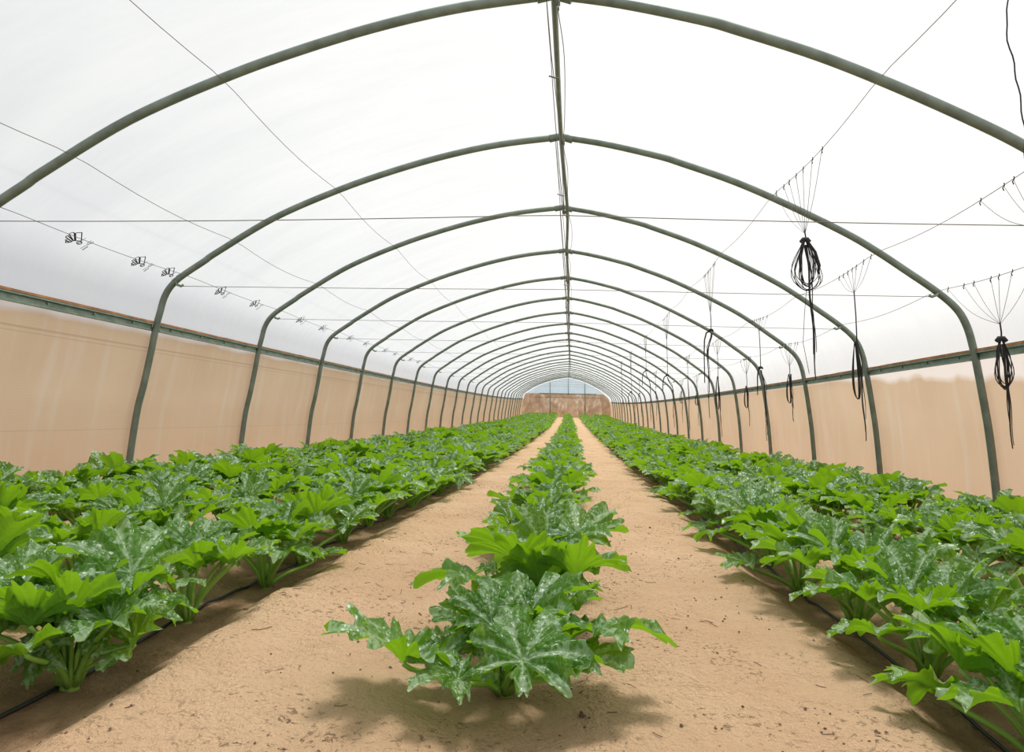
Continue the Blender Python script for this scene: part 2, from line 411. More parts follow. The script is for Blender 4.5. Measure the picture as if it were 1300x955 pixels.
# far end wall
def end_wall():
    def top_z(x):
        for a,b in zip(FULL[:-1],FULL[1:]):
            if a[0]<=x<=b[0]: return a[1]+(b[1]-a[1])*(x-a[0])/(b[0]-a[0]+1e-9)
        return 0.0
    cut=lambda x: 2.075-0.02*x
    y=END_Y-0.03
    lz=[p[1] for p in FULL[:len(LEFT)]]; lx=[p[0] for p in FULL[:len(LEFT)]]
    rz=[p[1] for p in FULL[len(LEFT)-1:]][::-1]; rx=[p[0] for p in FULL[len(LEFT)-1:]][::-1]
    mb=MB(); V=[]
    for t in np.linspace(0,1,26):
        z=-0.15+(2.1+0.15)*t
        a=float(np.interp(z,lz,lx))-0.05; b=float(np.interp(z,rz,rx))+0.05
        for f in np.linspace(0,1,60):
            x=a+(b-a)*f; V.append(bend(x,y+0.02*mnoise.noise(Vector((x*1.3,z*1.3,0))),-0.15-0.03*x*(1-t)+(cut(x)+0.15)*t))
    mb.add(V,grid_quads(60,26)); o=mb.build('wall_end',M['end']); o['kind']='structure'; o['label']='beige net lower part of the far end wall'
    xs2=[x for x in np.linspace(-4.2,3.55,120) if top_z(x)>cut(x)]
    mb=MB(); V=[]
    for t in np.linspace(0,1,6):
        for x in xs2: V.append(bend(x,y,cut(x)+(top_z(x)+0.02-cut(x))*t))
    mb.add(V,grid_quads(len(xs2),6)); o=mb.build('window_1',M['gable']); o['kind']='structure'; o['label']='pale blue translucent film filling the far gable'
    # beam and posts
    mb=MB(); tube(mb,[bend(x,y-0.06,cut(x)) for x in np.linspace(-2.7,2.35,12)],0.035,8)
    tag(mb.build('gable_beam',M['pipe']),'dark horizontal pipe across the far end wall under the gable film','beam')
    mb=MB(); tube(mb,[bend(x,y-0.05,1.74-0.02*x) for x in np.linspace(-3.3,2.9,12)],0.014,6)
    tag(mb.build('end_wire',M['wire']),'thin wire across the beige far end wall below the beam','wire')
    for x,lab in ((-1.74,'upright steel post left of centre against the far end wall'),(1.34,'upright steel post right of centre against the far end wall')):
        mb=MB(); tube(mb,[bend(x,y-0.12,-0.1),bend(x,y-0.12,1.2),bend(x,y-0.12,top_z(x)-0.02)],0.038,8)
        tag(mb.build('end_post',M['pipe']),lab,'post','posts of the far end wall')
    mb=MB(); tube(mb,[bend(-0.12,y-0.12,2.0),bend(-0.12,y-0.12,top_z(-0.12)-0.02)],0.025,8)
    tag(mb.build('gable_strut',M['pipe']),'short upright strut under the ridge in the far gable','strut')
end_wall()

# ------------------------------------------------------------------ ordinals
ONES='first second third fourth fifth sixth seventh eighth ninth tenth eleventh twelfth thirteenth fourteenth fifteenth sixteenth seventeenth eighteenth nineteenth'.split()
TENS={20:'twentieth',30:'thirtieth',40:'fortieth',50:'fiftieth',60:'sixtieth'}
def ordinal(n):
    if n<20: return ONES[n-1]
    if n%10==0: return TENS[n]
    return {2:'twenty',3:'thirty',4:'forty',5:'fifty',6:'sixty'}[n//10]+'-'+ONES[n%10-1]

# ------------------------------------------------------------------ arches, hooks, cross wires
N_ARCH=25
def arches():
    jr=random.Random(3)
    for k in range(1,N_ARCH+1):
        y=arch_y(k); sides=14 if k<5 else 8; jx=jr.uniform(-0.012,0.012); jz=jr.uniform(-0.012,0.012) if k>2 else 0
        if k==1: jx=0
        root=empty('arch',bend(0,y,0)); off=root.location
        tag(root,('nearest grey steel arch overhead, first from the camera' if k==1 else
                  f'grey bent steel arch, {ordinal(k)} from the camera along the tunnel'),'arch','steel arches of the tunnel')
        def pts(P): return [bend(p[0]+jx,y,p[2]+jz*smooth(0.5,2.5,p[2]))-off for p in P]
        st=1 if k<8 else 2
        Lp=[p for i,p in enumerate(LEFT) if i%st==0 or i==len(LEFT)-1]; Rp=[p for i,p in enumerate(RIGHT) if i%st==0 or i==len(RIGHT)-1]
        mb=MB(); tube(mb,pts(Lp),0.031,sides); mb.build('pipe_half',M['pipe'],root)
        mb=MB(); tube(mb,pts(Rp),0.031,sides); mb.build('pipe_half',M['pipe'],root)
        if k<12:
            ap=bend(PROFILE[APEX][0]+jx,y,PROFILE[APEX][1]+jz)-off
            mb=MB()
            a=(Vector((-0.22,0,-0.045)),Vector((0.22,0,-0.072)))
            tube(mb,[ap+Vector((-0.11,0,-0.016)),ap+Vector((0,0,0.004)),ap+Vector((0.11,0,-0.034))],0.036,sides)   # sleeve joining both halves
            tube(mb,[ap+Vector((0,-0.035,0.0)),ap+Vector((0,-0.042,-0.06)),ap+Vector((0,0.0,-0.085)),ap+Vector((0,0.042,-0.06)),ap+Vector((0,0.035,0.0))],0.008,6)
            box(mb,ap+Vector((0.012,-0.03,-0.065)),0.05,0.03,0.05); tube(mb,[ap+Vector((0.025,-0.045,-0.04)),ap+Vector((0.028,-0.045,-0.14))],0.004,5)
            mb.build('ridge_clamp',M['pipe'],root)
            for (hx,hz),sg in (((-3.815,1.30+EYE),1),((3.165,1.095+EYE),-1)):
                h=bend(hx,y,hz)-off; mb=MB()
                tube(mb,[h+Vector((-0.045*sg,0,0.045)),h+Vector((-0.01*sg,-0.03,0.0)),h+Vector((0.03*sg,-0.03,-0.015)),h+Vector((0.05*sg,-0.02,0.0))],0.013,6)
                mb.build('wire_hook',M['channel'],root)
        if k<=12:
            w=empty('cross_wire',bend(-0.2,y-0.03,1.9)); wo=w.location
            tag(w,f'thin horizontal wire strung across the tunnel between both sides of the {ordinal(k)} arch','wire','cross wires of the arches')
            lift=0.055 if k==1 else 0.02
            P=[]
            for t in np.linspace(0,1,25):
                x=-3.78+(3.13+3.78)*t; z=1.285+(1.08-1.285)*t+EYE
                s=1-abs((x+0.13)/3.6); P.append(bend(x,y-0.03,z+lift*s*s-0.012*math.sin(math.pi*t)*0)-wo)
            mb=MB(); tube(mb,P,0.0028,6); mb.build('wire_strand',M['wire'],w)
            if k<=7:
                mid=P[12]; mid=min(P,key=lambda p:abs((p+wo).x-(-0.15))); top=bend(-0.14,y-0.03,PROFILE[APEX][1]-0.03)-wo
                mb=MB()
                for dx,amp in ((-0.012,0.02),(0.016,-0.015)):
                    tube(mb,[mid.lerp(top,t)+Vector((dx*math.sin(math.pi*min(t*1.4,1))-0.01+amp*math.sin(5*t)*t*(1-t),0,0)) for t in np.linspace(0,1,12)],0.0026,5)
                c=mid.lerp(top,0.62); tube(mb,[c+Vector((-0.035,0,0.01)),c+Vector((0.03,0,-0.012))],0.005,5)
                mb.build('wire_hanger',M['wire'],w)
arches()

def ridge():
    jr=random.Random(11); P=[]
    offs=[0.0,0.0,0.006,0.045,0.02,0.035,0.02,0.015,0.02]+[0.0]*30
    for k in range(0,N_ARCH+2):
        y=min(arch_y(k),END_Y-0.15)
        P.append(bend(PROFILE[APEX][0]+offs[k]*1.0,y,PROFILE[APEX][1]-0.06))
    P.insert(0,bend(PROFILE[APEX][0],-0.4,PROFILE[APEX][1]-0.06))
    Q=cat_rom(P,6); mb=MB(); tube(mb,Q,0.02,8)
    tag(mb.build('ridge_pipe',M['pipe']),'long thin steel ridge pipe running under the peaks of all the arches','pipe')
    mb=MB(); P=[]
    for k in range(1,15):
        y=arch_y(k)
        P.append(bend(PROFILE[APEX][0]+0.02+offs[k],y,PROFILE[APEX][1]-0.09))
        P.append(bend(PROFILE[APEX][0]+0.055+offs[k],y+0.5,PROFILE[APEX][1]-0.15)); P.append(bend(PROFILE[APEX][0]+0.045+offs[k],y+1.5,PROFILE[APEX][1]-0.12))
    tube(mb,cat_rom(P,5),0.003,5)
    tag(mb.build('ridge_wire',M['wire']),'loose thin wire sagging beside the ridge pipe','wire')
ridge()

LINES={'L1':(-2.26,2.205),'L2':(-3.27,1.735),'L3':(-3.725,1.385),'R1':(1.835,2.045),'R2':(2.685,1.49),'R3':(3.185,1.135)}
LNAME={'L1':'upper thin wire running lengthwise under the left slope of the roof','L2':'middle thin wire running lengthwise under the left slope of the roof',
 'L3':'lowest thin wire on the left roof slope passing the printed marks','R1':'upper lengthwise wire of the right roof slope carrying the large coiled string bundle',
 'R2':'middle lengthwise wire under the right slope of the roof','R3':'lowest lengthwise wire on the right roof slope just above the rail'}
def line_point(l,y):
    x,z=LINES[l]; ph=(y-arch_y(0))/BAY; f=ph-math.floor(ph); sag=0.055*math.sin(math.pi*f) if l!='L3' else 0.02*math.sin(math.pi*f)
    xs=x+0.03*mnoise.noise(Vector((y*0.35,x,0)))
    return xs,z-sag
def long_wires():
    for l in LINES:
        mb=MB(); y=0.6; P=[]
        while y<46:
            x,z=line_point(l,y); P.append(bend(x,y,z+EYE)); y+=0.275
        tube(mb,P,0.0022,6); tag(mb.build('long_wire',M['wire']),LNAME[l],'wire','lengthwise wires')
long_wires()

# ------------------------------------------------------------------ side rails (channel with wooden batten), one per bay
def rails():
    for side,(rx,rz),sg in (('left',RAIL_L,-1),('right',RAIL_R,1)):
        for k in range(1,N_ARCH+1):
            y0,y1=arch_y(k)+0.03,min(arch_y(k+1)-0.02,END_Y-0.1)
            root=empty('side_rail',bend(rx,(y0+y1)/2,rz)); off=root.location
            lab=f'{side} side rail, the length just beyond the {ordinal(k)} arch' if k>1 else f'nearest length of the {side} side rail, cut off by the photo edge'
            tag(root,lab,'rail','side rails along the tunnel')
            ox=sg*0.030
            a=bend(rx+ox,y0,rz)-off; b=bend(rx+ox,y1,rz)-off; L=(b-a).length
            d=(b-a).normalized(); rot=Matrix((Vector((0,0,1)).cross(d)*-1, d, Vector((0,0,1)))).transposed()
            c=(a+b)/2
            mb=MB()
            box(mb,c+Vector((0,0,-0.004)),0.012,L,0.070,rot)                               # web
            box(mb,c+Vector((-sg*0.018,0,0.025)),0.030,L,0.012,rot); box(mb,c+Vector((-sg*0.018,-0.02,-0.033)),0.034,L-0.09,0.014,rot)   # flanges
            if k<7:
                for t in (0.12,0.38,0.62,0.86): box(mb,a.lerp(b,t)+Vector((-sg*0.010,0,0.002)),0.016,0.022,0.016,rot)
            mb.build('steel_channel',M['channel'],root,False)
            mb=MB(); n=9
            V=[]
            for i in range(n):
                p=a.lerp(b,i/(n-1))+Vector((0,0,0.045)); w=0.010+0.004*mnoise.noise(Vector((p.y*3+off.y,rx,1)))
                for dx,dz in ((-.02,-w),(.02,-w),(.02,w),(-.02,w)): V.append(p+Vector((dx-sg*0.008,0,dz)))
            mb.add(V,grid_quads(4,n,True)); mb.build('wood_batten',M['batten'],root,False)
rails()

# ------------------------------------------------------------------ printed marks on the left film
LOGO={'r1':[(-0.0922,0.0519),(-0.054,0.0768),(0.0285,0.0009),(-0.013,-0.0166)],'r2':[(-0.1277,0.0219),(-0.118,0.0485),(-0.1006,0.0479),(-0.0176,-0.0213),(-0.0277,-0.0237)],
 'r3':[(-0.1194,-0.0165),(-0.1233,0.0047),(-0.0337,-0.0227),(-0.0321,-0.0348)],'r4':[(-0.0946,-0.0431),(-0.0847,-0.0255),(-0.0293,-0.0373),(-0.0352,-0.0479)],'r5':[(-0.0635,-0.0666),(-0.0783,-0.0481),(-0.0384,-0.0494)],
 'ring':[(0.051,-0.014),(0.057,-0.0226),(0.0565,-0.0313),(0.0498,-0.0377),(0.0386,-0.04),(0.0259,-0.0376),(0.0151,-0.0313),(0.0092,-0.0226),(0.0096,-0.0139),(0.0163,-0.0076),(0.0275,-0.0053),(0.0402,-0.0076)],
 'ring2':[(0.0414,-0.0186),(0.0449,-0.0251),(0.0414,-0.0301),(0.0331,-0.0308),(0.0247,-0.0266),(0.0213,-0.0201),(0.0247,-0.0151),(0.033,-0.0145)]}
LOGO_OPEN=[((0.0302,0.0082),(0.0307,0.0431),0.0022)]
LOGO_TEXT=[((0.0916,-0.0072),(0.097,0.0366),0.006),((0.1084,-0.0222),(0.127,0.0317),0.013),((0.1013,-0.0732),(0.1058,-0.0261),0.006),((0.1299,-0.0813),(0.1323,-0.0287),0.013)]
def logos():
    film=bpy.data.objects['ceiling']
    mids=[4.80,5.58,6.02,6.98,7.78,9.15,10.0,11.3,12.2,13.5,14.3,15.7,16.5]
    T=Vector((0.83,0,0.56)).normalized()
    for n,y0 in enumerate(mids):
        mb=MB()
        def pt(u,v):
            return bend(-3.80+T.x*v,y0+u,1.405+EYE+T.z*v)
        # lie just under the film
        def strip(p,q,w):
            p=np.array(p);q=np.array(q); d=q-p; L=np.linalg.norm(d); nrm=np.array([-d[1],d[0]])/(L+1e-9)*w
            V=[pt(*(p+nrm)),pt(*(q+nrm)),pt(*(q-nrm)),pt(*(p-nrm))]; mb.add(V,[(0,1,2,3)])
        for k,P in LOGO.items():
            for i in range(len(P)): strip(P[i],P[(i+1)%len(P)],0.0042 if k!='ring2' else 0.0026)
        for p,q,w in LOGO_OPEN: strip(p,q,w)
        for p,q,w in LOGO_TEXT:
            p=np.array(p);q=np.array(q); d=(q-p); L=np.linalg.norm(d); e=d/L; nn=np.array([-e[1],e[0]]); m=9
            for i in range(m):
                c=p+d*(i+0.5)/m; strip(c-nn*w*0.5,c+nn*w*0.5*(0.6+0.4*((i*7)%3)/2),L/m*0.34)
            strip(p-nn*w*0.45,q-nn*w*0.45,0.002)
        # move onto the film: sample film normal offset
        o=mb.build('printed_mark',M['print'],film); o.location=LOGO_OFF
LOGO_OFF=(0.022,0,-0.034)
logos()

# ------------------------------------------------------------------ hanging string bundles on the right wires
ROWLAB={'R1':'upper','R2':'middle','R3':'lowest'}
BUN=[('R1','coil',5.45,2.22,2.16,1.77,1.07,'large coil of black strings hanging high on the right, biggest bundle in view'),
('R1','u',9.21,2.16,1.93,1.93,0.77,None),('R1','u',13.51,2.28,1.59,1.31,0.58,None),('R1','u',17.31,2.34,1.92,1.55,0.67,None),('R1','u',21.73,2.02,1.53,1.11,0.42,None),('R1','straight',25.7,2.17,1.81,1.58,0.88,None),
('R2','fan',4.08,1.86,1.6,1.2,0.8,'loose fan of thin strings at the upper right edge of the view'),
('R2','loop',6.72,1.97,1.5,0.95,0.56,None),('R2','u',10.1,2.03,1.49,1.1,0.45,None),('R2','loop',13.03,1.95,1.54,0.93,0.42,None),('R2','straight',16.21,2.0,1.78,1.32,0.46,None),('R2','straight',22.37,2.0,1.62,1.24,0.61,None),('R2','u',27.7,1.94,1.63,1.31,0.69,None),
('R3','coil',5.36,1.47,1.35,0.98,0.55,'dark looped string bundle at right beside the nearest right rail length'),
('R3','loop',10.41,1.54,1.42,0.99,0.72,None),('R3','loop',12.95,1.58,1.36,0.95,0.62,None),('R3','loop',17.95,1.67,1.37,1.07,0.54,None),('R3','loop',20.46,1.67,1.51,1.16,0.59,None)]
def bundles():
    cnt={}
    for n,(l,kind,y,zc,zk,zl,zt,lab) in enumerate(BUN):
        r=random.Random(100+n); cnt[l]=cnt.get(l,0)+1
        x,_=line_point(l,y)
        root=empty('string_bundle',bend(x,y,zk)); off=root.location
        tag(root,lab or f'black string bundle, {ordinal(cnt[l])} from the front on the {ROWLAB[l]} right wire','string bundle','string bundles hanging from the right wires')
        W=lambda dx,dy,z: bend(x+dx,y+dy,z)-off
        # strings fanning down from the wire, each tied with a small hitch
        ns=7 if y<12 else 5; half=0.52 if kind in('coil','fan') else 0.38
        thin=0.0018 if y<12 else 0.0028
        for i in range(ns):
            dy=-half+2*half*i/(ns-1)+r.uniform(-.05,.05)+ (0.12 if kind=='coil' else 0); xx,zz=line_point(l,y+dy); zz+=EYE
            top=bend(xx,y+dy,zz)-off; bot=W(0,0,zc)
            mb=MB()
            mb_p=[top.lerp(bot,t)+Vector((0,0,-0.10*math.sin(math.pi*t)*(abs(dy)/half)*(1-t*0.3)*0.6)) for t in np.linspace(0,1,9)]
            tube(mb,mb_p,thin,4)
            tube(mb,[top+Vector((0,-0.009,0.014)),top+Vector((0.006,0,0.0)),top+Vector((0,0.009,-0.012)),top+Vector((0.003,0.004,-0.032))],0.0036,5,mi=1)
            mb.build('fan_string',[M['thread'],M['string']],root)
        if kind=='fan':
            mb=MB(); tube(mb,[W(0,0,zc),W(0.004,0,zk)],0.006,6); tube(mb,[W(0.05*math.sin(a),0.02*math.cos(a),zk-0.2+0.2*math.cos(a)) for a in np.linspace(0,2*math.pi,24)],0.006,6)
            tube(mb,[W(0,0,zk),W(0.01,0,zl),W(0.02,0,zt)],0.007,6); mb.build('coil',M['string'],root); continue
        mb=MB(); tube(mb,[W(0,0,zc+0.01),W(0.004,0,(zc+zk)/2),W(0,0,zk)],0.0055,6)
        if kind in('coil','u'):
            tube(mb,[W(-0.03,0,zk-0.01),W(-0.012,0,zk+0.014),W(0.012,0,zk+0.014),W(0.03,0,zk-0.012)],0.020 if kind=='coil' else 0.014,7)
        mb.build('knot',M['string'],root)
        mb=MB()
        if kind=='coil':
            big=l=='R1'; nl=12 if big else 7; wd=0.115 if big else 0.06; rr=0.0030 if big else 0.0036
            for i in range(nl):
                s=r.uniform(0.35,1.0) if i>2 else 1.0; th=r.uniform(-0.5,0.5)+ (math.pi if i%2 else 0)*0; zb=zl+r.uniform(-0.01,0.05)
                P=[]
                for a in np.linspace(0,2*math.pi,26):
                    ww=wd*s*(1+0.15*math.sin(3*a+i)); hz=(zk-zb)
                    P.append(W(ww*math.sin(a)*(0.55+0.45*(1-math.cos(a))/2*1.4)*math.cos(th),ww*math.sin(a)*math.sin(th),zk-hz*(1-math.cos(a))/2))
                tube(mb,P,rr,5)
            if big:
                tube(mb,[W(0.02,0,zk),W(0.07,0.0,zk-0.09),W(0.095,0,zk-0.2),W(0.085,0,zk-0.27)],[0.006,0.012,0.014,0.006],7)
        elif kind=='loop':
            for i,s in enumerate((1.0,0.75,0.55)):
                tube(mb,[W(-0.012+(0.066*s)*math.sin(a)*(1 if math.sin(a)<0 else .45)*(0.35+0.65*((1-math.cos(a))/2)),0.01*i,zk-(zk-zl)*(1-math.cos(a))/2) for a in np.linspace(0,2*math.pi,26)],0.0042,6)
        elif kind=='u':
            d=0.09 if l=='R1' else 0.05; hl=zk-0.6*(zk-zt) if zl>zk-0.05 else zl
            tube(mb,[W(0,0,zk),W(-d*.7,0,zk-0.03),W(-d,0,zk-0.13),W(-d*1.1,0,zk-0.3),W(-d*1.15,0,min(hl,zk-.32))],[0.010,0.011,0.009,0.008,0.006],7)
        if len(mb.v): mb.build('coil',M['string'],root)
        # tail
        mb=MB(); sway=r.uniform(-0.01,0.02); tx=0.10 if (l=='R1' and kind=='u') else (0.05 if kind=='u' else 0.012)
        if kind=='u' and n in (1,): tx=-0.05
        nt_=3 if y<12 else 2
        z0=zk-0.03 if kind!='loop' else zk
        for i in range(nt_):
            e=zt+(0.0 if i==0 else r.uniform(0.02,0.3)*(zk-zt)); ph=r.uniform(0,6)
            P=[]
            for t in np.linspace(0,1,16):
                zz=z0+(e-z0)*t
                P.append(W(tx*smooth(0,0.25,t)+sway*t+0.006*i*(-1)**i+0.007*math.sin(t*11+ph),0.006*math.cos(t*9+ph),zz))
            tube(mb,P,np.linspace(0.0085,0.004,16)*(1.0 if i==0 else 0.6),6)
        if kind=='coil' and l=='R1':
            for s in (-1,1):
                tube(mb,[W(s*0.01,0,zl),W(s*0.035,0,zl-0.2),W(s*0.045-0.01,0,zl-0.42),W(s*0.02,0,zl-0.66)],0.0022,5)
        mb.build('tail',M['string'],root)
bundles()
# single cord dangling near the viewer at the upper right
def loose_cord():
    mb=MB(); P=[]
    for t in np.linspace(0,1,24):
        P.append((1.938-0.03*math.sin(math.pi*min(1,t*1.6))*(t<.62)+0.004*math.sin(t*17)+0.004*math.sin(t*31), 3.0, 2.70-0.83*t))
    tube(mb,P,0.003,6); tag(mb.build('loose_cord',M['string']),'single dark cord dangling at the upper right corner in front of the nearest arch','cord')
loose_cord()

# ------------------------------------------------------------------ drip lines
RLAB={'C':'centre row','LA':'row left of left path','LB':'second row left of left path','LC':'third row left of left path','LD':'row along left wall',
 'RA':'row right of right path','RB':'second row right of right path','RC':'row along right wall'}
def drip():
    for nm,rx in ROWS:
        P=[]; y=2.05 if nm=='C' else 0.9
        while y<40:
            x=rx-0.045+0.03*mnoise.noise(Vector((y*0.7,rx,4))); P.append(on_ground(x,y,0.010)); y+=0.12 if y<8 else 0.4
        mb=MB(); tube(mb,P,0.007,7); tag(mb.build('drip_line',M['drip']),f'black drip irrigation tube on the soil along {RLAB[nm]}','tube','drip irrigation tubes')
drip()

# ------------------------------------------------------------------ squash plants
def leaf_arrays(seed, na, radii):
    r=random.Random(seed)
    peaks=[0, r.uniform(.78,.92), r.uniform(1.60,1.78), r.uniform(2.42,2.6)]
    ang=[-peaks[3],-peaks[2],-peaks[1],0,peaks[1],peaks[2],peaks[3]]
    ang=[a+r.uniform(-.05,.05) for a in ang]
    base=[.62,.78,.92,1.0,.92,.78,.62]; ln=[b*r.uniform(.93,1.07) for b in base]
    val=[r.uniform(.47,.62) for _ in range(6)]
    th=np.linspace(-math.pi,math.pi,na,endpoint=False)
    R=np.zeros(na); VN=np.zeros(na); LB=np.zeros(na)
    droop=[r.uniform(-.10,.14) for _ in ang]
    for i,t in enumerate(th):
        if t<=ang[0] or t>=ang[-1]:
            j=0 if t<=ang[0] else 6; g=math.pi-abs(ang[j]); d=(abs(t)-abs(ang[j]))/g
            R[i]=.10+(ln[j]-.10)*max(0,1-d**1.6)**0.8; VN[i]=min(1,d*1.2); LB[i]=droop[j]; continue
        j=max(k for k in range(7) if ang[k]<=t); j=min(j,5)
        mid=(ang[j]+ang[j+1])/2
        if t<mid: k=j; d=(t-ang[j])/(mid-ang[j])
        else: k=j+1; d=(ang[j+1]-t)/(ang[j+1]-mid)
        v=val[j]*min(ln[j],ln[j+1])/.8
        prof=(0.5+0.5*math.cos(math.pi*min(1,d*1.02)))**0.68
        R[i]=v+(ln[k]-v)*prof; VN[i]=d; LB[i]=droop[k]
    ph=r.uniform(0,6)
    teeth=np.abs(((th*11/math.pi+ph)%1)-.5)*2
    teeth2=np.abs(((th*27/math.pi+ph*2)%1)-.5)*2
    teeth3=np.abs(((th*19/math.pi/2*2+ph*3)%1)-.5)*2
    R=R*(1.09-0.13*teeth**1.3-0.09*teeth3-0.06*teeth2)
    rr=np.array(radii)[:,None]
    rad=rr*R[None,:]
    X=rad*np.cos(th)[None,:]; Y=rad*np.sin(th)[None,:]
    vn=np.broadcast_to(VN[None,:],X.shape)
    k1=r.uniform(.42,.72); k2=r.uniform(.40,.60)
    Z=k1*rad-k2*rad**2 + 0.22*rad*np.power(vn,.8)*(1-.35*rr) - LB[None,:]*rr**2.2*R[None,:]
    Z+=0.055*rr**3*np.sin(th*19+ph)[None,:]*R[None,:]+0.05*rr**2*np.sin(th*9+2*ph)[None,:]+0.03*rr**2.5*np.sin(th*31+3*ph)[None,:]
    V=np.stack([X,Y,Z],-1).reshape(-1,3)*0.5; V[:,0]+=0.0
    UV=np.stack([X*.5+.5+seed*.37,Y*.5+.5],-1).reshape(-1,2)
    return V, grid_quads(na,len(radii),True)[:,::-1], UV, (vn*np.minimum(1,rr*3)).reshape(-1)
HI=[leaf_arrays(s,176,(.02,.16,.34,.52,.70,.86,1.0)) for s in range(10)]
MID=[leaf_arrays(s,52,(.03,.35,.7,1.0)) for s in range(10)]
LOW=[leaf_arrays(s,28,(.05,.55,1.0)) for s in range(10)]
HI_ME=[]
for a in HI:
    mb=MB(); mb.add(a[0],a[1],uv=a[2],vein=a[3]); HI_ME.append(mb.mesh('leaf',M['leaf']))

def leaf_frame(P, d, nrm, size, roll=0):
    d=Vector(d).normalized(); n=Vector(nrm); n=(n-d*n.dot(d)).normalized(); s=n.cross(d)
    if roll:
        q=Matrix.Rotation(roll,3,d); n=q@n; s=q@s
    m=Matrix((d,s,n)).transposed()*1.0
    m4=(m*size).to_4x4(); m4.translation=Vector(P); return m4
def petiole(P, base, d, rise):
    """stalk curve from crown to leaf attachment"""
    b=Vector(base); P=Vector(P); c1=b+Vector((P.x*0.18,P.y*0.18,(P.z-b.z)*0.62*rise)); c2=P-Vector(d).normalized()*0.035+Vector((0,0,-0.035))
    out=[]
    for t in np.linspace(0,1,9):
        a=1-t; out.append(b*a**3+c1*3*a*a*t+c2*3*a*t*t+P*t**3)
    return out
def plant_spec(seed, n=None):
    """list of (matrix, stalk points, stalk radius, leaf variant)"""
    r=random.Random(seed); n=n or r.randint(14,17); out=[]; a0=r.uniform(0,6.28)
    for i in range(n):
        age=1-i/(n-1)                         # 1 old and outer, 0 young and inner
        az=a0+i*2.39996+r.uniform(-.3,.3)
        el=math.radians(14+58*(1-age)**0.8+r.uniform(-7,9)); L=(.13+.15*age**0.8)*r.uniform(.88,1.1)
        if i>2 and age<.75: L*=1.08
        P=Vector((math.cos(az)*math.cos(el)*L,math.sin(az)*math.cos(el)*L,.05+math.sin(el)*L+0.03))
        size=(.25+.17*math.sin(math.pi*min(1,.22+age*.62)))*r.uniform(.85,1.12)
        if age<.15: size*=.62
        tilt=math.radians(10+30*(1-age)-16*age+r.uniform(-18,22))
        az2=az+r.uniform(-.35,.35)
        d=Vector((math.cos(az2)*math.cos(tilt),math.sin(az2)*math.cos(tilt),math.sin(tilt)))
        nrm=Vector((-math.cos(az)*.35+r.uniform(-.2,.2),-math.sin(az)*.35+r.uniform(-.2,.2),1))
        out.append((leaf_frame(P,d,nrm,size*1.0,r.uniform(-.25,.25)),petiole(P,(math.cos(az)*.02,math.sin(az)*.02,.012),d,1.0),(.0062+.0022*age),r.randrange(10)))
    return out
def crown_mb(mb, mi=0):
    V,Q=tube_arrays([(0,0,-.05),(0,0,.0),(0.004,0,.03),(0.006,0.003,.055),(0.006,.004,.075)],[.017,.022,.024,.016,.006],9); mb.add(V,Q,mi=mi)
    for a in (0.5,2.4,4.4):       # buds at the crown
        c=Vector((math.cos(a)*.022,math.sin(a)*.022,.05)); V,Q=tube_arrays([c,c+Vector((math.cos(a)*.02,math.sin(a)*.02,.03)),c+Vector((math.cos(a)*.03,math.sin(a)*.03,.062)),c+Vector((math.cos(a)*.034,math.sin(a)*.034,.085))],[.004,.006,.008,.002],6); mb.add(V,Q,mi=mi)
def near_plant(spec):
    """one plant with every leaf and stalk as its own mesh"""
    root=empty('squash_plant')
    mb=MB(); crown_mb(mb); mb.build('crown',M['stalk'],root)
    for mat4,pts,rad,var in spec:
        lf=link(bpy.data.objects.new('leaf',HI_ME[var]),root); lf.matrix_local=mat4
        mb=MB(); inv=mat4.inverted()
        V,Q=tube_arrays([tuple(p) for p in pts],np.linspace(rad*1.25,rad*.8,len(pts)),8); V=np.array([inv@Vector(v) for v in V]); mb.add(V,Q)
        mb.build('leaf_stalk',M['stalk'],lf)
    return root
def dup_tree(o, parent=None):
    c=o.copy(); COL.objects.link(c)
    if parent is not None: c.parent=parent
    for ch in list(o.children): dup_tree(ch,c)
    return c
def foliage_meshes(spec, lib, sides, seg):
    f=MB(); s=MB()
    for mat4,pts,rad,var in spec:
        A=lib[var]; R3=np.array(mat4)[:3,:3]; V=A[0]@R3.T+np.array(mat4.translation); f.add(V,A[1],uv=A[2],vein=A[3])
        p=[tuple(q) for q in pts][::seg]
        if p[-1]!=tuple(pts[-1]): p.append(tuple(pts[-1]))
        V,Q=tube_arrays(p,rad,sides,False); s.add(V,Q,mi=1)
    crown_mb(s,1) if sides>4 else None
    return f,s

# camera visibility test used only to leave out what the photo shows nothing of
cam=scene.camera; CMI=cam.matrix_world.inverted()
def pixel(p):
    q=CMI@Vector(p); z=-q.z
    if z<=0.05: return None
    return 650+867*q.x/z, 432.5-867*q.y/z, z
def in_view(p,margin=60):
    a=pixel(p)
    if a is None: return False
    m=margin+0.30*867/a[2]
    return -m<a[0]<1300+m and a[1]<955+m*0.6

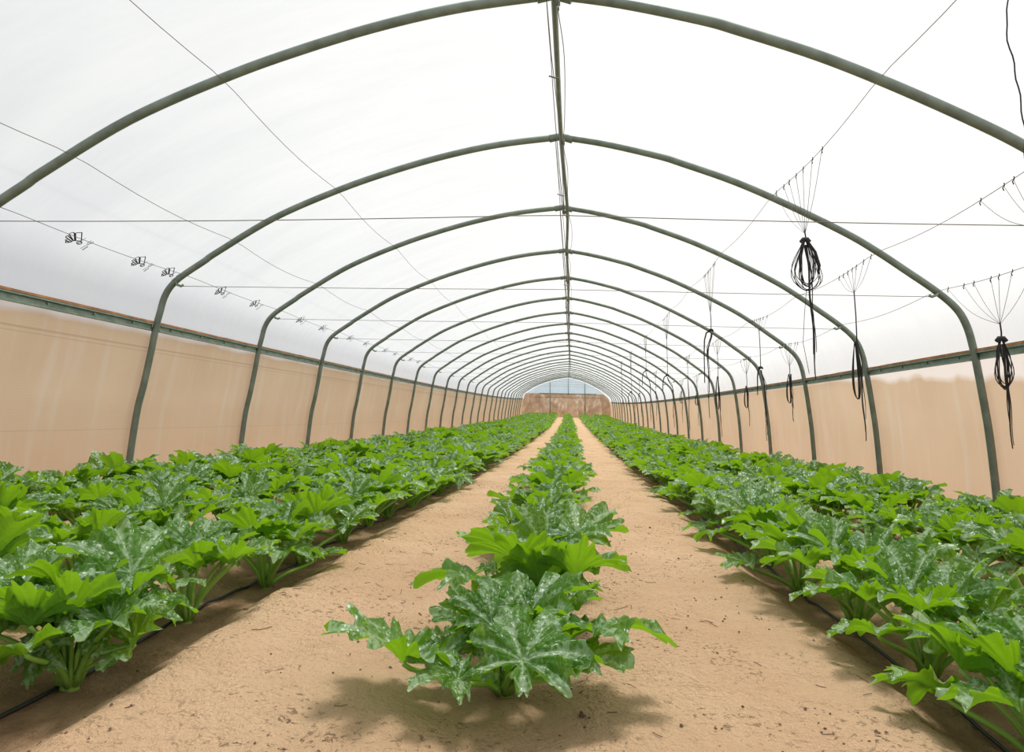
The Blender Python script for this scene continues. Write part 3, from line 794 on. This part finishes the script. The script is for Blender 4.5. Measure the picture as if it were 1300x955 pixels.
SPACE=0.60
FIRST={'C':2.00,'LA':1.99,'LB':2.35,'LC':2.1,'LD':2.25,'RA':2.49,'RB':2.3,'RC':2.6}
def all_spots():
    r=random.Random(21); out=[]
    for nm,rx in ROWS:
        y=FIRST[nm]-SPACE*2
        i=0
        while y<END_Y-0.6:
            jx,jy=r.uniform(-.05,.05),r.uniform(-.06,.06)
            if abs(y-FIRST[nm])<.01 or abs(y-FIRST[nm]-SPACE)<.01: jx*=.2; jy*=.2
            x=rx+jx; yy=y+jy; p=on_ground(x,yy)
            sc=r.uniform(.9,1.1)*(1.0 if y<6 else 1.03)*(.88 if nm=='C' and y>3 else 1)
            rot=r.uniform(0,6.28)
            skip=r.random()<(.06 if nm in('LC','LD','RC') and y>3.2 else 0)
            if yy>(1.95 if nm=='C' else 1.05) and in_view(p+Vector((0,0,.15)),-10) and not skip:
                out.append((nm,x,yy,p,sc,rot))
            y+=SPACE; i+=1
    return out
SPOTS=all_spots()
order=sorted(range(len(SPOTS)),key=lambda i:(SPOTS[i][3]-cam.location).length)
INDIV=set(order[:300]); NEAR_Y=4.9; MID_Y=9.5
near_proto=[near_plant(plant_spec(s,11+s%3)) for s in range(8)]
mid_specs=[plant_spec(s) for s in range(20,28)]
mid_me=[];far_me=[]
for sp in mid_specs:
    f,s=foliage_meshes(sp,MID,5,2); mid_me.append((f.mesh('foliage',M['leaf']),s.mesh('leaf_stalks',[M['leaf'],M['stalk']])))
    f,s=foliage_meshes(sp,LOW,4,4)
    s.v=f.v+s.v; nf=f.n; s.q=f.q+[q+nf for q in s.q]; s.uv=f.uv+s.uv; s.ve=f.ve+s.ve; s.mi=f.mi+s.mi; s.n+=nf
    far_me.append((s,s.mesh('squash_plant',[M['leaf'],M['stalk']])))
# the three plants nearest the viewer, leaf by leaf: (attachment, tip direction, size, upper-side direction)
FRONT={('C',1):((-0.203,2.02),[((-0.257,-0.14,0.124),(-0.189,-0.08,0.054),0.48,(0.1,0.2,0.97)),((0.071,-0.24,0.174),(0.068,0.1,0.062),0.4,(-0.1,-0.6,0.8)),((-0.089,0.03,0.179),(-0.106,-0.05,0.042),0.3,(0.3,-0.6,0.75)),
 ((0.264,-0.07,0.19),(0.196,-0.09,0.023),0.44,(-0.1,0.25,0.95)),((0.066,0.08,0.191),(0.186,0.0,0.043),0.42,(-0.1,-0.25,1)),((0.141,-0.22,0.134),(0.101,-0.06,0.025),0.27,(0,-0.1,1)),((-0.144,-0.02,0.11),(-0.091,0.05,0.025),0.26,(0.1,-0.3,1)),((-0.046,0.1,0.103),(0.032,0.03,0.042),0.22,(0,-0.3,0.9)),((-0.10,-0.20,0.11),(-0.08,-0.12,0.01),0.33,(0.1,-0.1,1)),((0.20,-0.16,0.13),(0.14,-0.1,0.0),0.34,(0,-0.1,1)),((-0.03,-0.04,0.2),(-0.03,0.1,0.06),0.30,(0,-0.4,0.9))]),
 ('C',2):((-0.169,2.6),[((-0.14,-0.25,0.217),(-0.286,-0.07,0.042),0.52,(0,0.18,1)),((-0.034,-0.05,0.253),(-0.221,-0.13,0.104),0.5,(0.1,0.55,0.85)),((0.184,0.15,0.303),(0.099,0.1,0.04),0.42,(0,-0.4,0.9)),((0.17,-0.15,0.23),(0.174,-0.12,0.048),0.42,(0,0.4,0.9)),
 ((0.056,-0.1,0.203),(0.045,-0.1,0.154),0.44,(0,0.6,0.8)),((-0.073,-0.2,0.137),(-0.101,-0.05,0.049),0.26,(0.1,-0.3,1)),((0.139,-0.1,0.156),(0.133,-0.1,0.015),0.28,(0,-0.2,1)),((0.048,0.1,0.265),(-0.111,0.05,0.1),0.4,(0,-0.3,1)),((0.124,0.05,0.29),(0.131,-0.05,0.04),0.38,(0.1,-0.2,1))]),
 ('LA',1):((-1.494,1.99),[((0.23,-0.04,0.139),(0.162,-0.05,0.054),0.3,(-0.2,-0.6,0.8)),((0.11,-0.01,0.164),(-0.076,0.0,0.058),0.23,(0.2,-0.6,0.7)),((-0.071,-0.09,0.212),(-0.153,-0.05,0.076),0.44,(0.2,0.5,0.9)),((-0.103,0.06,0.262),(0.189,-0.15,0.102),0.38,(0,0.7,0.7)),
 ((-0.215,0.06,0.276),(-0.195,0.05,0.034),0.44,(0,-0.3,1)),((0.041,0.21,0.281),(-0.139,-0.05,0.032),0.46,(-0.1,-0.4,0.9)),((0.067,0.11,0.2),(0.156,-0.05,0.005),0.26,(0,-0.3,1)),((-0.002,-0.09,0.141),(-0.001,-0.05,-0.058),0.22,(0,-0.2,1)),((-0.048,0.16,0.196),(0.042,0.05,0.051),0.3,(0,-0.4,0.9))])}
def front_plant(key):
    (bx,by),L=FRONT[key]; spec=[]
    for i,(P,d,sz,n) in enumerate(L):
        az=math.atan2(P[1],P[0]); spec.append((leaf_frame(P,d,n,sz),petiole(P,(math.cos(az)*.02,math.sin(az)*.02,.012),d,1.0),.0078 if sz>.3 else .0055,(i*3+len(key[0])*2+key[1])%10))
    for mat4,pts,rad,var in plant_spec(300+len(key[0])*7+key[1],15)[2::3]+plant_spec(300+len(key[0])*7+key[1],15)[11:]:
        m=Matrix.Scale(0.8,4)@mat4; spec.append((m,[q*0.8 for q in pts],rad*0.8,var))
    return near_plant(spec), on_ground(bx,by)
used=[False]*len(near_proto); count={}; stuff=MB(); r=random.Random(5)
for i,(nm,x,y,p,sc,rot) in enumerate(SPOTS):
    if i not in INDIV:
        mb,_=far_me[r.randrange(8)]; c,s_=math.cos(rot),math.sin(rot); Rm=np.array([[c,-s_,0],[s_,c,0],[0,0,1]])*sc*1.05
        V=np.concatenate(mb.v)@Rm.T+np.array(p)
        stuff.add(V,np.concatenate(mb.q),uv=np.concatenate(mb.uv),vein=np.concatenate(mb.ve)); stuff.mi[-1]=np.concatenate(mb.mi)
        continue
    count[nm]=count.get(nm,0)+1; k=count[nm]
    if (nm,k) in FRONT: o,p=front_plant((nm,k)); sc=1.0; rot=0.0
    elif y<NEAR_Y:
        v=r.randrange(8)
        if used[v]: o=dup_tree(near_proto[v])
        else: o=near_proto[v]; used[v]=True
    elif y<MID_Y:
        v=r.randrange(8); o=empty('squash_plant')
        link(bpy.data.objects.new('foliage',mid_me[v][0]),o); link(bpy.data.objects.new('leaf_stalks',mid_me[v][1]),o)
    else:
        o=link(bpy.data.objects.new('squash_plant',far_me[r.randrange(8)][1]))
    o.location=p; o.rotation_euler=(0,0,rot); o.scale=(sc,)*3
    lead='large leafy' if y<NEAR_Y else ('green' if y<MID_Y else 'small')
    tag(o,f'{lead} squash plant, {ordinal(k)} from the front in {RLAB[nm]}','plant','squash plants in rows')
for k,o in enumerate(near_proto):
    if not used[k]:
        for ch in list(o.children_recursive): bpy.data.objects.remove(ch)
        bpy.data.objects.remove(o)
tag(stuff.build('squash_plants',[M['leaf'],M['stalk']]),'mass of far squash plants filling the rows toward the end wall','plants',kind='stuff')

# ------------------------------------------------------------------ litter on the sand: clods, dry bits and straws
def litter():
    mb=MB(); r=random.Random(9)
    for i in range(2600):
        y=1.2+11*r.random()**1.6; x=r.choice((r.uniform(-1.35,-.35),r.uniform(-.1,.95),r.uniform(-4,3.3)))
        if mnoise.noise(Vector((x*1.5,y*1.5,2)))<-.05: continue
        p=on_ground(x,y,.001); s=r.uniform(.0016,.0052)*(1 if r.random()<.95 else 2.0)
        n=5; V=[]
        for j,(h,w) in enumerate(((0,1),(.5,.8),(.9,.25))):
            for a in range(n): V.append(p+Vector((math.cos(a*6.28/n)*w*s*r.uniform(.7,1.3),math.sin(a*6.28/n)*w*s*r.uniform(.7,1.3),h*s)))
        mb.add(V,grid_quads(n,3,True))
    for i in range(90):
        y=1.3+5*r.random()**1.5; x=r.choice((r.uniform(-1.3,-.4),r.uniform(.0,.9))); a=r.uniform(0,3.14); L=r.uniform(.02,.07)
        tube(mb,[on_ground(x+math.cos(a)*L*t,y+math.sin(a)*L*t,.003) for t in (-.5,0,.5)],.0011,4)
    tag(mb.build('plant_litter',M['litter']),'scattered dark clods and dry bits lying on the sandy paths','debris',kind='stuff')
litter()
